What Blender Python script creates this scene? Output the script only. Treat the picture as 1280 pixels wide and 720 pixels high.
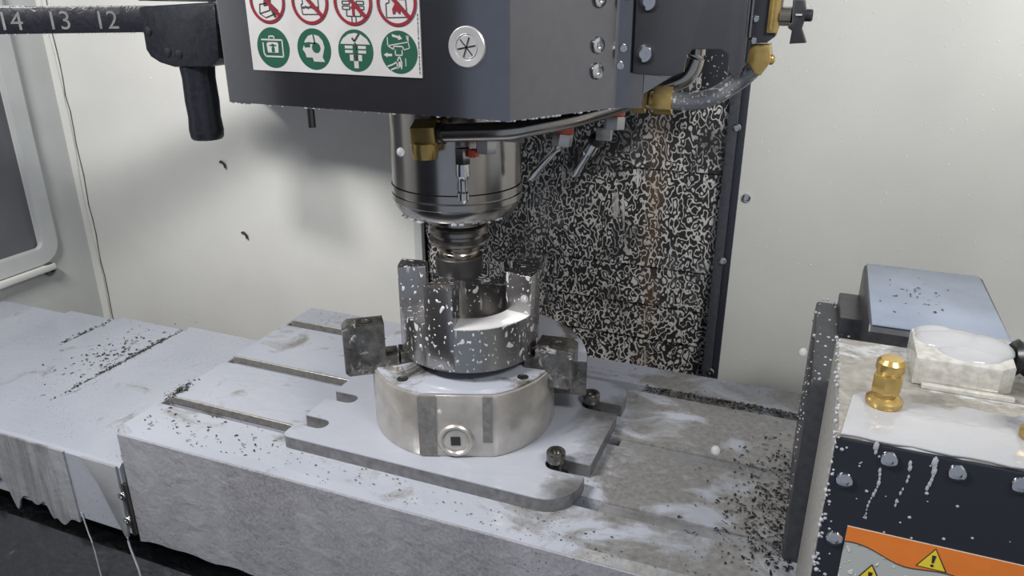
import bpy, bmesh, math, random
from mathutils import Vector, Matrix
from math import sin, cos, pi, radians, atan2, hypot
random.seed(7)
for o in list(bpy.data.objects): bpy.data.objects.remove(o)
S = bpy.context.scene
C = S.collection

# ------------------------------------------------------------------ camera
cam = bpy.data.cameras.new('camera'); cam_o = bpy.data.objects.new('camera', cam); C.objects.link(cam_o)
cam.sensor_width = 36; cam.lens = 959.0 / 1280 * 36; cam.clip_start = .01; cam.clip_end = 50
cam_o.location = (0, 0, .48)
cam_o.rotation_euler = (radians(90 - 21.9), 0, radians(21.8))
S.camera = cam_o

# ------------------------------------------------------------------ world, lights, exposure
w = bpy.data.worlds.new('world'); S.world = w; w.use_nodes = True
w.node_tree.nodes['Background'].inputs[0].default_value = (.74, .84, 1.0, 1)
w.node_tree.nodes['Background'].inputs[1].default_value = .33
def area(name, loc, target, sx, sy, power, col):
    l = bpy.data.lights.new(name, 'AREA'); l.shape = 'RECTANGLE'; l.size = sx; l.size_y = sy
    l.energy = power; l.color = col
    o = bpy.data.objects.new(name, l); C.objects.link(o); o.location = loc
    o.rotation_euler = (Vector(target) - Vector(loc)).to_track_quat('-Z', 'Y').to_euler()
    return o
area('led_work_light_a', (-.78, .03, .98), (-.58, .93, .08), .45, .12, 18.5, (1.0, .97, .93))
area('led_work_light_b', (.50, .10, 1.0), (.08, 1.05, .45), .45, .12, 4.9, (1.0, .97, .92)).data.spread = radians(105)
S.view_settings.view_transform = 'Standard'; S.view_settings.look = 'None'
S.view_settings.exposure = 0.1; S.view_settings.gamma = 1.0; S.view_settings.use_curve_mapping = False

# ------------------------------------------------------------------ materials
class NT:
    def __init__(s, name):
        s.m = bpy.data.materials.new(name); s.m.use_nodes = True; s.t = s.m.node_tree
        s.b = s.t.nodes['Principled BSDF']
    def n(s, typ, ins=None, **props):
        nd = s.t.nodes.new(typ)
        for k, v in props.items(): setattr(nd, k, v)
        for k, v in (ins or {}).items(): s.put(nd.inputs[k], v)
        return nd
    def put(s, sock, v):
        if isinstance(v, bpy.types.NodeSocket): s.t.links.new(v, sock)
        else: sock.default_value = v
    def coord(s, scale=(1, 1, 1), rot=(0, 0, 0), loc=(0, 0, 0)):
        tc = s.n('ShaderNodeTexCoord')
        return s.n('ShaderNodeMapping', {'Vector': tc.outputs['Object'], 'Scale': scale, 'Rotation': rot, 'Location': loc}).outputs[0]
    def noise(s, v, scale, detail=4, rough=.55, dist=0):
        return s.n('ShaderNodeTexNoise', {'Vector': v, 'Scale': scale, 'Detail': detail, 'Roughness': rough, 'Distortion': dist}).outputs[0]
    def vor(s, v, scale, feature='F1', out='Distance'):
        return s.n('ShaderNodeTexVoronoi', {'Vector': v, 'Scale': scale}, feature=feature).outputs[out]
    def ramp(s, f, a, b, ca=(0, 0, 0, 1), cb=(1, 1, 1, 1)):
        r = s.n('ShaderNodeValToRGB', {'Fac': f}); e = r.color_ramp.elements
        e[0].position = a; e[0].color = ca; e[1].position = b; e[1].color = cb
        return r.outputs[0]
    def math(s, op, a, b=0.0, c=0.0):
        nd = s.n('ShaderNodeMath', operation=op); s.put(nd.inputs[0], a); s.put(nd.inputs[1], b); s.put(nd.inputs[2], c)
        return nd.outputs[0]
    def mix(s, f, a, b, blend='MIX'):
        nd = s.n('ShaderNodeMix', data_type='RGBA', blend_type=blend)
        s.put(nd.inputs[0], f); s.put(nd.inputs[6], a); s.put(nd.inputs[7], b); return nd.outputs[2]
    def bump(s, h, strength=.3, dist=.001, normal=None):
        nd = s.n('ShaderNodeBump', {'Height': h, 'Strength': strength, 'Distance': dist})
        if normal is not None: s.put(nd.inputs['Normal'], normal)
        return nd.outputs[0]
    def set(s, **k):
        names = {'color': 'Base Color', 'metal': 'Metallic', 'rough': 'Roughness', 'normal': 'Normal', 'ior': 'IOR', 'trans': 'Transmission Weight', 'coat': 'Coat Weight', 'alpha': 'Alpha', 'spec': 'Specular IOR Level'}
        for a, v in k.items(): s.put(s.b.inputs[names[a]], v)
        return s.m
def rgb(*c): return (c[0], c[1], c[2], 1)

MILK = rgb(.35, .37, .425)
def plain(name, col, rough=.5, metal=0, var=.12, scale=60, bump=.0, coat=0):
    t = NT(name); v = t.coord(); nz = t.noise(v, scale, 5)
    f = t.ramp(nz, .3, .7, rgb(1 - var, 1 - var, 1 - var), rgb(1 + 0, 1, 1))
    t.set(color=t.mix(1.0, rgb(*col), f, 'MULTIPLY'), rough=rough, metal=metal, coat=coat)
    if bump: t.set(normal=t.bump(nz, bump))
    return t.m
def wet(name, base, cov=.5, scale=14, stretch=(1, 1, 1), metal=.85, rough=.38, soft=.05, specks=0, milk=MILK, bump=.25, fine=160, milkrough=.14, var=.35, fade=None):
    """bare metal with an irregular film of milky coolant"""
    t = NT(name); v = t.coord(stretch)
    n1 = t.noise(v, scale, 7, .62, .6)
    if fade:   # coolant thins toward one end; shadow there is put into the colour too
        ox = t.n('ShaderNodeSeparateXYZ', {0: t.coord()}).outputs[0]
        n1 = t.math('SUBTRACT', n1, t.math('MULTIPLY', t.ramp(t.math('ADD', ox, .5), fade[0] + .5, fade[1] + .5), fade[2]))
    mask = t.ramp(n1, 1 - cov - soft, 1 - cov + soft)
    n2 = t.noise(t.coord(), fine, 4, .6)
    n3 = t.noise(t.coord(loc=(3, 1, 2)), scale * .6, 3, .5)
    bcol = t.mix(1.0, rgb(*base), t.ramp(n2, .25, .75, rgb(1 - var, 1 - var, 1 - var), rgb(1.15, 1.15, 1.15)), 'MULTIPLY')
    mcol = t.mix(t.ramp(n3, .3, .7), rgb(milk[0] * .86, milk[1] * .87, milk[2] * .88), milk)
    col = t.mix(mask, bcol, mcol)
    if specks:
        vo = t.vor(t.coord((1, 1.8, 1)), 170); sp = t.ramp(vo, .10, .16, rgb(1, 1, 1), rgb(0, 0, 0))
        area_ = t.ramp(t.noise(t.coord(loc=(7, 2, 0)), 9, 3), .62 - specks * .2, .70 - specks * .2)
        sp = t.math('MULTIPLY', sp, area_)
        col = t.mix(sp, col, rgb(.05, .05, .055))
    n4 = t.noise(t.coord((1, 1.6, 1), loc=(1, 6, 3)), 48, 3, .5, .5)
    h = t.math('ADD', t.math('MULTIPLY', mask, .8), t.math('ADD', t.math('MULTIPLY', n2, .3), t.math('MULTIPLY', n4, 3.0)))
    t.set(color=col, metal=t.math('MULTIPLY', t.math('SUBTRACT', 1.0, mask), metal),
          rough=t.ramp(mask, 0, 1, rgb(rough, rough, rough), rgb(milkrough, milkrough, milkrough)), normal=t.bump(h, bump, .0008))
    return t.m
def droplets_paint(name, col, drop=(.8, .8, .8), dens=.5, scale=130, rough=.35, metal=0, bump=.6, stretch=(1, 1, .8), runs=0.0, detail=.0):
    """painted or bare surface beaded with coolant: round drops, optional downward runs"""
    t = NT(name)
    cut = .80 - .22 * dens
    d1 = t.ramp(t.noise(t.coord(stretch), scale, detail, .5), cut, cut + .035)
    d2 = t.ramp(t.noise(t.coord(stretch, loc=(4, 9, 2)), scale * 2.3, 0, .5), cut + .01, cut + .05)
    m = t.math('MAXIMUM', d1, d2)
    if runs:
        rn = t.ramp(t.noise(t.coord((1, 1, .16), loc=(2, 5, 1)), scale * .5, 2.5, .6, .4), .70 - .2 * runs, .73 - .2 * runs)
        pt = t.ramp(t.noise(t.coord(loc=(8, 1, 3)), 16, 2), .50, .60)
        m = t.math('MAXIMUM', m, t.math('MULTIPLY', rn, pt))
    nz = t.noise(t.coord(), 4, 4); fn = t.noise(t.coord(), 400, 2)
    base = t.mix(1.0, rgb(*col), t.ramp(nz, .3, .7, rgb(.88, .88, .88), rgb(1, 1, 1)), 'MULTIPLY')
    h = t.math('ADD', m, t.math('MULTIPLY', fn, .12))
    t.set(color=t.mix(m, base, rgb(*drop)), metal=t.math('MULTIPLY', t.math('SUBTRACT', 1.0, m), metal), rough=t.ramp(m, 0, 1, rgb(rough, rough, rough), rgb(.10, .10, .10)), normal=t.bump(h, bump, .001))
    return t.m

M = {}
M['wall'] = droplets_paint('white_enclosure_paint', (.66, .665, .645), (.70, .70, .69), .14, 210, .36, 0, .5)
M['wall_side'] = plain('grey_enclosure_paint', (.50, .52, .52), .4, 0, .12, 8)
M['frame'] = plain('pale_frame_paint', (.46, .48, .49), .4, 0, .12, 12)
M['seam'] = plain('dark_seam_sealant', (.10, .10, .10), .7)
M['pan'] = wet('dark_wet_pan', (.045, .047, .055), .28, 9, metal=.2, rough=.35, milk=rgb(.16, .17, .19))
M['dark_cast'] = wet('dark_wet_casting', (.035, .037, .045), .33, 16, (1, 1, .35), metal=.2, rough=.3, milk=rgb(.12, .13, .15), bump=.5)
M['table'] = wet('table_steel_with_coolant', (.30, .298, .295), .62, 12, (1, 1.4, 1), .45, .36, .06, specks=.8, fade=(-.06, .06, .17))  # right end: less coolant, its fade also standing in for shadow
M['table_front'] = wet('table_front_wet_iron', (.30, .303, .335), .45, 10, (1, 1, .3), .12, .36, .20, specks=.6, milk=rgb(.37, .375, .41), fine=260, milkrough=.28, bump=.8, var=.45)
M['slot_wall'] = wet('milled_slot_wall', (.48, .47, .45), .15, 20, metal=.7, rough=.35)
M['sheet'] = wet('way_cover_sheet_with_coolant', (.42, .43, .45), .66, 11, (1.5, 1, 1), .7, .25, .05, specks=1.0)
M['film'] = plain('milky_coolant', (.46, .475, .515), .14, 0, .14, 22, .15)
M['film_rotary'] = wet('patchy_white_coolant', (.40, .39, .36), .80, 30, metal=.2, rough=.2, milk=rgb(.39, .395, .415), milkrough=.10, soft=.08)
M['curtain'] = wet('streaky_coolant_curtain', (.10, .10, .11), .60, 26, (1, 1, .10), .2, .3, .12, milk=rgb(.31, .32, .35), bump=.6)
M['film_grey'] = plain('thin_grey_coolant', (.30, .31, .335), .25, 0, .2, 30, .2)
M['plate'] = wet('fixture_plate_with_coolant', (.20, .20, .205), .72, 7, (1, 1, 1), .4, .3, .08, fade=(.10, .20, .40))  # right side: barer plate, with shadow mixed into the colour
M['puddle'] = wet('thin_grey_puddle', (.20, .20, .205), .50, 10, metal=.3, rough=.2, milk=rgb(.24, .25, .27), soft=.15)
M['plate_edge'] = wet('fixture_plate_edge', (.22, .22, .23), .12, 20, metal=.6, rough=.45, fine=120)
M['chuck'] = wet('ground_chuck_steel', (.52, .495, .46), .22, 22, (1, 1, .18), .62, .30, .16, fine=35, var=.3, milk=rgb(.30, .30, .31), bump=.12)
M['chuck_reflection'] = wet('painted_chuck_reflection', (.24, .23, .22), .08, 30, (1, 1, .4), .5, .3)
M['chuck_top'] = wet('chuck_face_with_coolant', (.36, .35, .34), .58, 14, metal=.85, rough=.18, milkrough=.12)
M['jaw'] = wet('rough_jaw_steel', (.24, .23, .215), .36, 55, metal=.85, rough=.24, fine=75, bump=1.0, var=.75, milk=rgb(.30, .30, .31))
M['work'] = droplets_paint('turned_steel_with_coolant_drops', (.42, .41, .41), (.48, .49, .52), .40, 140, .24, .95, .6, (1, 1, .75), runs=.55)
M['work_floor'] = plain('coolant_on_milled_floor', (.58, .58, .60), .18, .1, .12, 40)
M['steel'] = plain('brushed_spindle_steel', (.46, .44, .42), .20, 1, .12, 20)
M['steel_dark'] = plain('dark_steel', (.16, .155, .15), .30, .9, .2, 30)
M['bronze_steel'] = plain('straw_tinted_steel', (.40, .35, .29), .22, 1, .15, 30)
M['mill'] = plain('worn_end_mill', (.50, .49, .48), .36, .7, .2, 80)
M['flange_steel'] = plain('worn_flange_steel', (.34, .32, .30), .24, .9, .3, 40)
M['nut'] = plain('black_oxide_nut', (.065, .065, .068), .42, .6, .2, 60)
M['plug'] = plain('turned_plug_steel', (.60, .60, .61), .38, .8, .15, 60)
M['chrome'] = plain('bright_wet_steel', (.72, .72, .73), .12, 1, .1, 60)
M['nickel'] = plain('satin_pipe_steel', (.50, .47, .44), .22, 1, .15, 40)
M['hose'] = droplets_paint('wet_grey_tube', (.30, .31, .33), (.5, .5, .52), .5, 260, .28, .5)
M['brass'] = plain('wet_brass', (.60, .42, .15), .26, .72, .3, 120, .15)
M['red'] = plain('red_plastic', (.74, .11, .055), .35, 0, .2, 90)
M['black'] = plain('black_plastic', (.018, .019, .022), .35, 0, .3, 60)
M['head'] = plain('charcoal_powder_coat', (.26, .26, .285), .15, .97, .08, 90, .004)
M['bracket'] = plain('dark_bracket_coat', (.045, .046, .054), .35, .2, .1, 90, .02)
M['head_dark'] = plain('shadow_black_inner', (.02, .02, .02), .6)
M['rubber'] = droplets_paint('wet_black_paint', (.022, .023, .028), (.35, .36, .38), .3, 160, .32)
M['tool_arm'] = wet('wet_black_pocket', (.013, .014, .020), .12, 30, metal=.1, rough=.32, milk=rgb(.10, .10, .115), bump=.6)
M['grey_letter'] = plain('worn_grey_lettering', (.14, .155, .16), .6, 0, .5, 90)
M['sign'] = plain('white_vinyl', (.33, .33, .335), .4, 0, .1, 40)
M['sign_green'] = plain('sign_green', (.007, .055, .034), .4, 0, .15, 90)
M['sign_red'] = plain('sign_red', (.14, .008, .016), .4, 0, .15, 90)
M['ink'] = plain('black_ink', (.02, .02, .02), .5)
M['white_ink'] = plain('white_ink', (.30, .30, .30), .5)
M['orange'] = plain('orange_label', (.70, .19, .025), .35, 0, .12, 60)
M['yellow'] = plain('yellow_label', (.72, .56, .035), .35, 0, .08, 60)
M['label_grey'] = droplets_paint('grey_label', (.42, .44, .43), (.52, .54, .53), .2, 160, .3)
M['rotary'] = wet('rotary_casting_with_coolant', (.45, .43, .39), .42, 26, (.5, 1, 1), .55, .3, .04, milk=rgb(.50, .51, .54), bump=.6)
M['rotary_side'] = wet('rotary_side_speckled', (.46, .45, .43), .10, 40, metal=.4, rough=.38, fine=260, bump=.8, var=.55)
M['rotary_black'] = droplets_paint('rotary_black_wet', (.012, .013, .02), (.20, .21, .23), -.4, 170, .22, 0, .5)
M['rotary_body'] = wet('rotary_dark_body', (.05, .052, .06), .16, 30, (1, 1, .5), .3, .35, milk=rgb(.26, .27, .28))
M['pool_blue'] = plain('coolant_pool', (.23, .275, .36), .10, 0, .25, 18, .10)
M['connector'] = wet('clear_grey_connector', (.52, .51, .48), .35, 40, metal=.2, rough=.2, milk=rgb(.52, .52, .54))
M['glass'] = plain('tinted_window', (.10, .105, .12), .12, 0, .25, 6)
M['chip'] = plain('steel_chip', (.16, .155, .15), .25, .9, .6, 200)
M['chip_bright'] = plain('bright_chip', (.70, .70, .72), .2, 1, .3, 200)
M['bead'] = plain('coolant_bead', (.36, .375, .41), .06, 0, .05)
M['clear'] = NT('clear_drop').set(color=rgb(.60, .61, .64), rough=.4, alpha=.32)

# reticulated coolant residue on the column cover
t = NT('column_sheet_with_dried_coolant'); v = t.coord((1, 1, .70))
a = t.noise(v, 116, 1.2, .45, .12); b = t.math('ABSOLUTE', t.math('SUBTRACT', a, .5))
lines = t.ramp(b, .024, .050, rgb(1, 1, 1), rgb(0, 0, 0))
dots = t.math('MAXIMUM', t.ramp(a, .66, .69), t.ramp(a, .30, .33, rgb(1, 1, 1), rgb(0, 0, 0)))
runs = t.ramp(t.noise(t.coord((1, 1, .10), loc=(3, 2, 6)), 120, 2, .5, .3), .64, .68)
runs = t.math('MULTIPLY', runs, t.ramp(t.noise(t.coord(loc=(6, 6, 1)), 14, 2), .48, .60))
net = t.math('MAXIMUM', t.math('MAXIMUM', lines, dots), runs)
big = t.noise(t.coord(loc=(1, 0, 4)), 9, 4, .6); 
dens = t.ramp(big, .36, .50)
net = t.math('MULTIPLY', net, t.math('ADD', t.math('MULTIPLY', dens, .75), .25))
haze = t.ramp(t.noise(t.coord((1, 1, .6), loc=(5, 3, 1)), 7, 5, .65), .54, .74)
sx = t.n('ShaderNodeSeparateXYZ', {0: t.coord()}).outputs[0]
rust = t.math('MULTIPLY', t.ramp(t.math('ABSOLUTE', t.math('SUBTRACT', sx, .140)), .004, .020, rgb(1, 1, 1), rgb(0, 0, 0)), .35)
rust = t.math('MULTIPLY', rust, t.ramp(t.noise(t.coord((1, 1, .5)), 22, 4), .36, .62))
col = t.mix(net, rgb(.030, .028, .028), rgb(.66, .65, .64))
col = t.mix(t.math('MULTIPLY', haze, .75), col, rgb(.30, .30, .31))
col = t.mix(rust, col, rgb(.34, .20, .10))
t.set(color=col, metal=.15, rough=.4, normal=t.bump(net, .4, .0006)); M['column'] = t.m
M['channel'] = wet('dark_channel_paint', (.075, .08, .095), .20, 30, (1, 1, .4), .2, .35, milk=rgb(.20, .205, .22))
M['channel_dark'] = plain('dark_channel_side', (.030, .033, .048), .4, 0, .15, 30)

# ------------------------------------------------------------------ mesh helpers
ORI = {}
class MB:
    def __init__(s): s.bm = bmesh.new()
    def box(s, x0, x1, y0, y1, z0, z1, bev=0, seg=2, mat=None):
        r = bmesh.ops.create_cube(s.bm, size=1); vs = r['verts']
        for q in vs: q.co = Vector(((x0 + x1) / 2 + q.co.x * (x1 - x0), (y0 + y1) / 2 + q.co.y * (y1 - y0), (z0 + z1) / 2 + q.co.z * (z1 - z0)))
        if mat is not None: bmesh.ops.transform(s.bm, matrix=mat, verts=vs)
        if bev:
            es = list({e for q in vs for e in q.link_edges})
            bmesh.ops.bevel(s.bm, geom=es, offset=bev, segments=seg, profile=.5, affect='EDGES')
        return s
    def prism(s, pts, a, b, axis='z', bev=0, mat=None):
        """polygon (list of 2-D points) extruded from a to b along axis; x->(y,z), y->(x,z), z->(x,y)"""
        def P(p, h): return {'z': (p[0], p[1], h), 'y': (p[0], h, p[1]), 'x': (h, p[0], p[1])}[axis]
        lo = [s.bm.verts.new(P(p, a)) for p in pts]; hi = [s.bm.verts.new(P(p, b)) for p in pts]
        fs = [s.bm.faces.new(lo), s.bm.faces.new(hi)]
        n = len(pts)
        for i in range(n): fs.append(s.bm.faces.new((lo[i], lo[(i + 1) % n], hi[(i + 1) % n], hi[i])))
        bmesh.ops.recalc_face_normals(s.bm, faces=fs)
        if mat is not None: bmesh.ops.transform(s.bm, matrix=mat, verts=lo + hi)
        if bev:
            es = list({e for f in fs[:2] for e in f.edges})
            bmesh.ops.bevel(s.bm, geom=es, offset=bev, segments=2, profile=.5, affect='EDGES')
        return s
    def lathe(s, prof, c=(0, 0, 0), seg=48, mat=None, cap=True):
        """prof: list of (r, h) revolved about z through c"""
        rings = []
        for r, h in prof:
            rings.append([s.bm.verts.new((c[0] + r * cos(2 * pi * i / seg), c[1] + r * sin(2 * pi * i / seg), c[2] + h)) for i in range(seg)])
        fs = []
        for k in range(len(rings) - 1):
            for i in range(seg):
                j = (i + 1) % seg
                fs.append(s.bm.faces.new((rings[k][i], rings[k][j], rings[k + 1][j], rings[k + 1][i])))
        if cap:
            fs.append(s.bm.faces.new(rings[0])); fs.append(s.bm.faces.new(rings[-1]))
        bmesh.ops.recalc_face_normals(s.bm, faces=fs)
        if mat is not None: bmesh.ops.transform(s.bm, matrix=mat, verts=[q for r in rings for q in r])
        return s
    def tube(s, path, r, seg=12, smooth=4):
        pts = [Vector(p) for p in path]
        if smooth > 1 and len(pts) > 2:
            out = []
            for i in range(len(pts) - 1):
                p0 = pts[max(i - 1, 0)]; p1 = pts[i]; p2 = pts[i + 1]; p3 = pts[min(i + 2, len(pts) - 1)]
                for k in range(smooth):
                    u = k / smooth
                    out.append(.5 * ((2 * p1) + (p2 - p0) * u + (2 * p0 - 5 * p1 + 4 * p2 - p3) * u * u + (3 * p1 - p0 - 3 * p2 + p3) * u ** 3))
            out.append(pts[-1]); pts = out
        rs = r if isinstance(r, (list, tuple)) else None
        rings = []; up = Vector((0, 0, 1))
        for i, p in enumerate(pts):
            d = (pts[min(i + 1, len(pts) - 1)] - pts[max(i - 1, 0)]).normalized()
            x = d.cross(up)
            if x.length < .05: x = d.cross(Vector((0, 1, 0)))
            x.normalize(); y = x.cross(d)
            q = r if rs is None else rs[0] + (rs[1] - rs[0]) * i / (len(pts) - 1)
            rings.append([s.bm.verts.new(p + (x * cos(2 * pi * k / seg) + y * sin(2 * pi * k / seg)) * q) for k in range(seg)])
        fs = []
        for k in range(len(rings) - 1):
            for i in range(seg):
                j = (i + 1) % seg; fs.append(s.bm.faces.new((rings[k][i], rings[k][j], rings[k + 1][j], rings[k + 1][i])))
        fs.append(s.bm.faces.new(rings[0])); fs.append(s.bm.faces.new(rings[-1]))
        bmesh.ops.recalc_face_normals(s.bm, faces=fs)
        return s
    def ball(s, c, r, sub=1, sc=(1, 1, 1)):
        m = Matrix.Translation(c) @ Matrix.Diagonal((sc[0] * r, sc[1] * r, sc[2] * r, 1))
        bmesh.ops.create_icosphere(s.bm, subdivisions=sub, radius=1, matrix=m); return s
    def build(s, name, mat, parent=None, ang=35, origin=None):
        me = bpy.data.meshes.new(name)
        if parent is not None: off = ORI[parent.name]
        elif origin is not None: off = Vector(origin)
        else:
            vs = [q.co for q in s.bm.verts]
            off = Vector((sum(q.x for q in vs) / len(vs), sum(q.y for q in vs) / len(vs), min(q.z for q in vs)))
        bmesh.ops.translate(s.bm, verts=s.bm.verts, vec=-off)
        s.bm.to_mesh(me); s.bm.free()
        me.materials.append(M[mat] if isinstance(mat, str) else mat)
        me.shade_smooth(); me.set_sharp_from_angle(angle=radians(ang))
        o = bpy.data.objects.new(name, me); C.objects.link(o)
        if parent is not None: o.parent = parent
        else: o.location = off
        ORI[o.name] = off
        return o
def tag(o, label, cat=None, group=None, kind=None):
    o['label'] = label
    if cat: o['category'] = cat
    if group: o['group'] = group
    if kind: o['kind'] = kind
    return o
def thing(name, label, cat, loc, group=None):
    o = bpy.data.objects.new(name, None); C.objects.link(o); o.location = loc; o.empty_display_size = .02
    ORI[o.name] = Vector(loc); return tag(o, label, cat, group)
def struct(o, label=None):
    o['kind'] = 'structure'
    if label: o['label'] = label
    return o
def axis_mat(p, d):
    """matrix taking +z to direction d at point p"""
    return Matrix.Translation(p) @ Vector((0, 0, 1)).rotation_difference(Vector(d).normalized()).to_matrix().to_4x4()
def hexagon(r): return [(r * cos(pi / 3 * i), r * sin(pi / 3 * i)) for i in range(6)]
def circ(r, n=24, cx=0, cy=0, a0=0, a1=2 * pi): return [(cx + r * cos(a0 + (a1 - a0) * i / n), cy + r * sin(a0 + (a1 - a0) * i / n)) for i in range(n)]
def screw(p, d, r, parent, name='screw', mat='chrome', h=None):
    """button-head socket screw with a recessed hexagon socket"""
    h = h or r * .5; m = axis_mat(p, d)
    o = MB().lathe([(r, 0), (r, h * .35), (r * .86, h * .8), (r * .5, h), (r * .48, h), (r * .45, h * .4), (.0001, h * .35)], seg=20, mat=m).build(name, mat, parent)
    return o

# ================================================================== SETTING
LWX, WY = -1.34, 1.05
CL, CR = -.573, -.113          # column opening
mb = MB(); mb.box(LWX, CL, WY, WY + .012, -.6, 1.1); mb.box(CR + .02, .75, WY, WY + .012, -.6, 1.1)
wall_back = struct(mb.build('wall_back', 'wall', origin=(-.3, WY, -.6)), 'white painted rear wall of the machine enclosure with splashes')
# irregular sealant bead and seam line along the left rear corner
mb = MB(); pts = []
for i in range(41):
    z = -.35 + i * .03; pts.append((-1.316 + .0015 * sin(i * 1.7) + random.uniform(-.001, .001), WY - .0006, z))
mb.tube(pts, .0011, 6, 1); mb.build('seam', 'seam', wall_back)
mb = MB(); 
L = []; 
for i in range(60):
    z = -.55 + i * .028; L.append((LWX + .017 + .004 * sin(i * .5) + random.uniform(-.0015, .0015), z))
mb.prism([(LWX - .001, -.55)] + L + [(LWX - .001, L[-1][1])], WY - .003, WY + .001, 'y'); mb.build('sealant', 'wall', wall_back)
for (x, z) in ((-.080, .207), (.30, .30), (-.075, -.12)):
    screw((x, WY, z), (0, -1, 0), .0065, wall_back)

# left side wall with the window opening
WB, WT, WF, WR = .010, .9, .45, .945     # glass: bottom, top, front, rear
mb = MB()
mb.box(LWX - .012, LWX, -.25, WF, -.6, 1.1); mb.box(LWX - .012, LWX, WR, WY + .012, -.6, 1.1)
mb.box(LWX - .012, LWX, WF, WR, -.6, WB); mb.box(LWX - .012, LWX, WF, WR, WT, 1.1)
wall_left = struct(mb.build('wall_left', 'wall_side', origin=(LWX, .5, -.6)), 'grey painted side wall of the machine enclosure')
win = bpy.data.objects.new('window_1', None); C.objects.link(win); win.location = (LWX, .7, 0); ORI['window_1'] = Vector((LWX, .7, 0)); struct(win, 'tinted side window in a pale rounded frame')
MB().box(LWX - .008, LWX - .004, WF - .005, WR + .005, WB - .005, WT + .005).build('pane', 'glass', win)
def rrect(y0, y1, z0, z1, r, n=8):
    out = []
    for cy, cz, a in ((y1 - r, z0 + r, -pi / 2), (y1 - r, z1 - r, 0), (y0 + r, z1 - r, pi / 2), (y0 + r, z0 + r, pi)):
        for i in range(n + 1): out.append((cy + r * cos(a + pi / 2 * i / n), cz + r * sin(a + pi / 2 * i / n)))
    return out
def ring_prism(mb, outer, inner, a, b, axis):
    def P(p, h): return {'z': (p[0], p[1], h), 'y': (p[0], h, p[1]), 'x': (h, p[0], p[1])}[axis]
    n = len(outer); V = [[mb.bm.verts.new(P(p, h)) for p in poly] for poly in (outer, inner) for h in (a, b)]
    fs = []
    for i in range(n):
        j = (i + 1) % n; oa, ob, ia, ib = V
        for q in ((oa[i], oa[j], ob[j], ob[i]), (ia[i], ia[j], ib[j], ib[i]), (oa[i], oa[j], ia[j], ia[i]), (ob[i], ob[j], ib[j], ib[i])): fs.append(mb.bm.faces.new(q))
    bmesh.ops.recalc_face_normals(mb.bm, faces=fs); return mb
mb = MB(); ring_prism(mb, rrect(WF - .035, WR + .030, WB - .030, WT + .03, .04), rrect(WF, WR, WB, WT, .015), LWX, LWX + .012, 'x')
mb.build('window_frame', 'frame', win)
mb = MB(); mb.box(LWX, LWX + .02, .40, .955, -.034, -.022, .002); mb.build('sill_strip', 'wall', win)
screw((LWX + .012, .945, -.032), (1, 0, 0), .013, win, 'bolt', 'steel_dark')

mb = MB(); mb.box(.62, .632, -.25, WY + .012, -.6, 1.1)
struct(mb.build('wall_right', 'wall', origin=(.62, .5, -.6)), 'white painted side wall of the machine enclosure')
mb = MB(); mb.box(LWX - .012, -.45, -.262, -.25, -.6, 1.1)  # unseen panel added so the metal parts pick up dark reflections
struct(mb.build('added_dark_panel', 'channel_dark', origin=(-.3, -.25, -.6)), 'dark panel added behind the viewer for the metal to reflect')
mb = MB(); mb.box(LWX - .012, .632, -.262, WY + .012, -.62, -.6)
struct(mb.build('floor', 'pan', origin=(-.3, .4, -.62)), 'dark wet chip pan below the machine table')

# dark channel framing the column cover
trim = bpy.data.objects.new('trim_1', None); C.objects.link(trim); trim.location = (CR, WY, -.4); ORI['trim_1'] = Vector((CR, WY, -.4)); struct(trim, 'dark channel strip along the right edge of the column cover')
MB().box(CR, CR + .013, WY - .012, WY + .03, -.5, 1.05, .001).build('face_strip', 'channel', trim)
MB().box(CR + .0132, CR + .0225, WY - .006, WY + .03, -.5, 1.05, .001).build('side_strip', 'channel_dark', trim)
for z in (.302, .118, -.055, .47): screw((CR + .012, WY - .012, z), (0, -1, 0), .0055, trim)
tr2 = MB().box(CL - .014, CL, WY - .010, WY + .03, -.5, 1.05, .001).build('trim_2', 'wall_side'); struct(tr2, 'grey channel strip along the left edge of the column cover')

# column way cover of overlapping sheets
cw = thing('column_way_cover', 'dark telescoping column cover netted with dried white coolant', 'way cover', (-.343, WY + .01, -.45))
edges = [(-.45, -.02, .0), (-.02, .038, -.002), (.038, .100, -.004), (.100, .246, -.006), (.246, .50, -.008), (.50, 1.0, -.010)]
for z0, z1, dy in edges:
    mb = MB(); mb.box(CL + .0005, CR - .0005, WY + .016 + dy * 2.2, WY + .019 + dy * 2.2, z0 - .010, z1, .0006, 1); mb.build('cover_sheet', 'column', cw)
    
# ================================================================== BASE, TABLE, LEFT WAY COVERS
sd = thing('machine_saddle', 'dark coolant-streaked casting in the gloom below the table', 'casting', (-.5, .75, -.6))
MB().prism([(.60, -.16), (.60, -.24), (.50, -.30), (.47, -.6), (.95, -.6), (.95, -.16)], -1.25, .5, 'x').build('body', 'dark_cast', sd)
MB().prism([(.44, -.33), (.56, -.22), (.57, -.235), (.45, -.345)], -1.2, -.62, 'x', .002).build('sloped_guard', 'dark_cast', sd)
MB().prism([(.36, -.42), (.46, -.33), (.47, -.345), (.37, -.435)], -1.15, -.70, 'x', .002).build('sloped_guard', 'dark_cast', sd)

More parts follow.
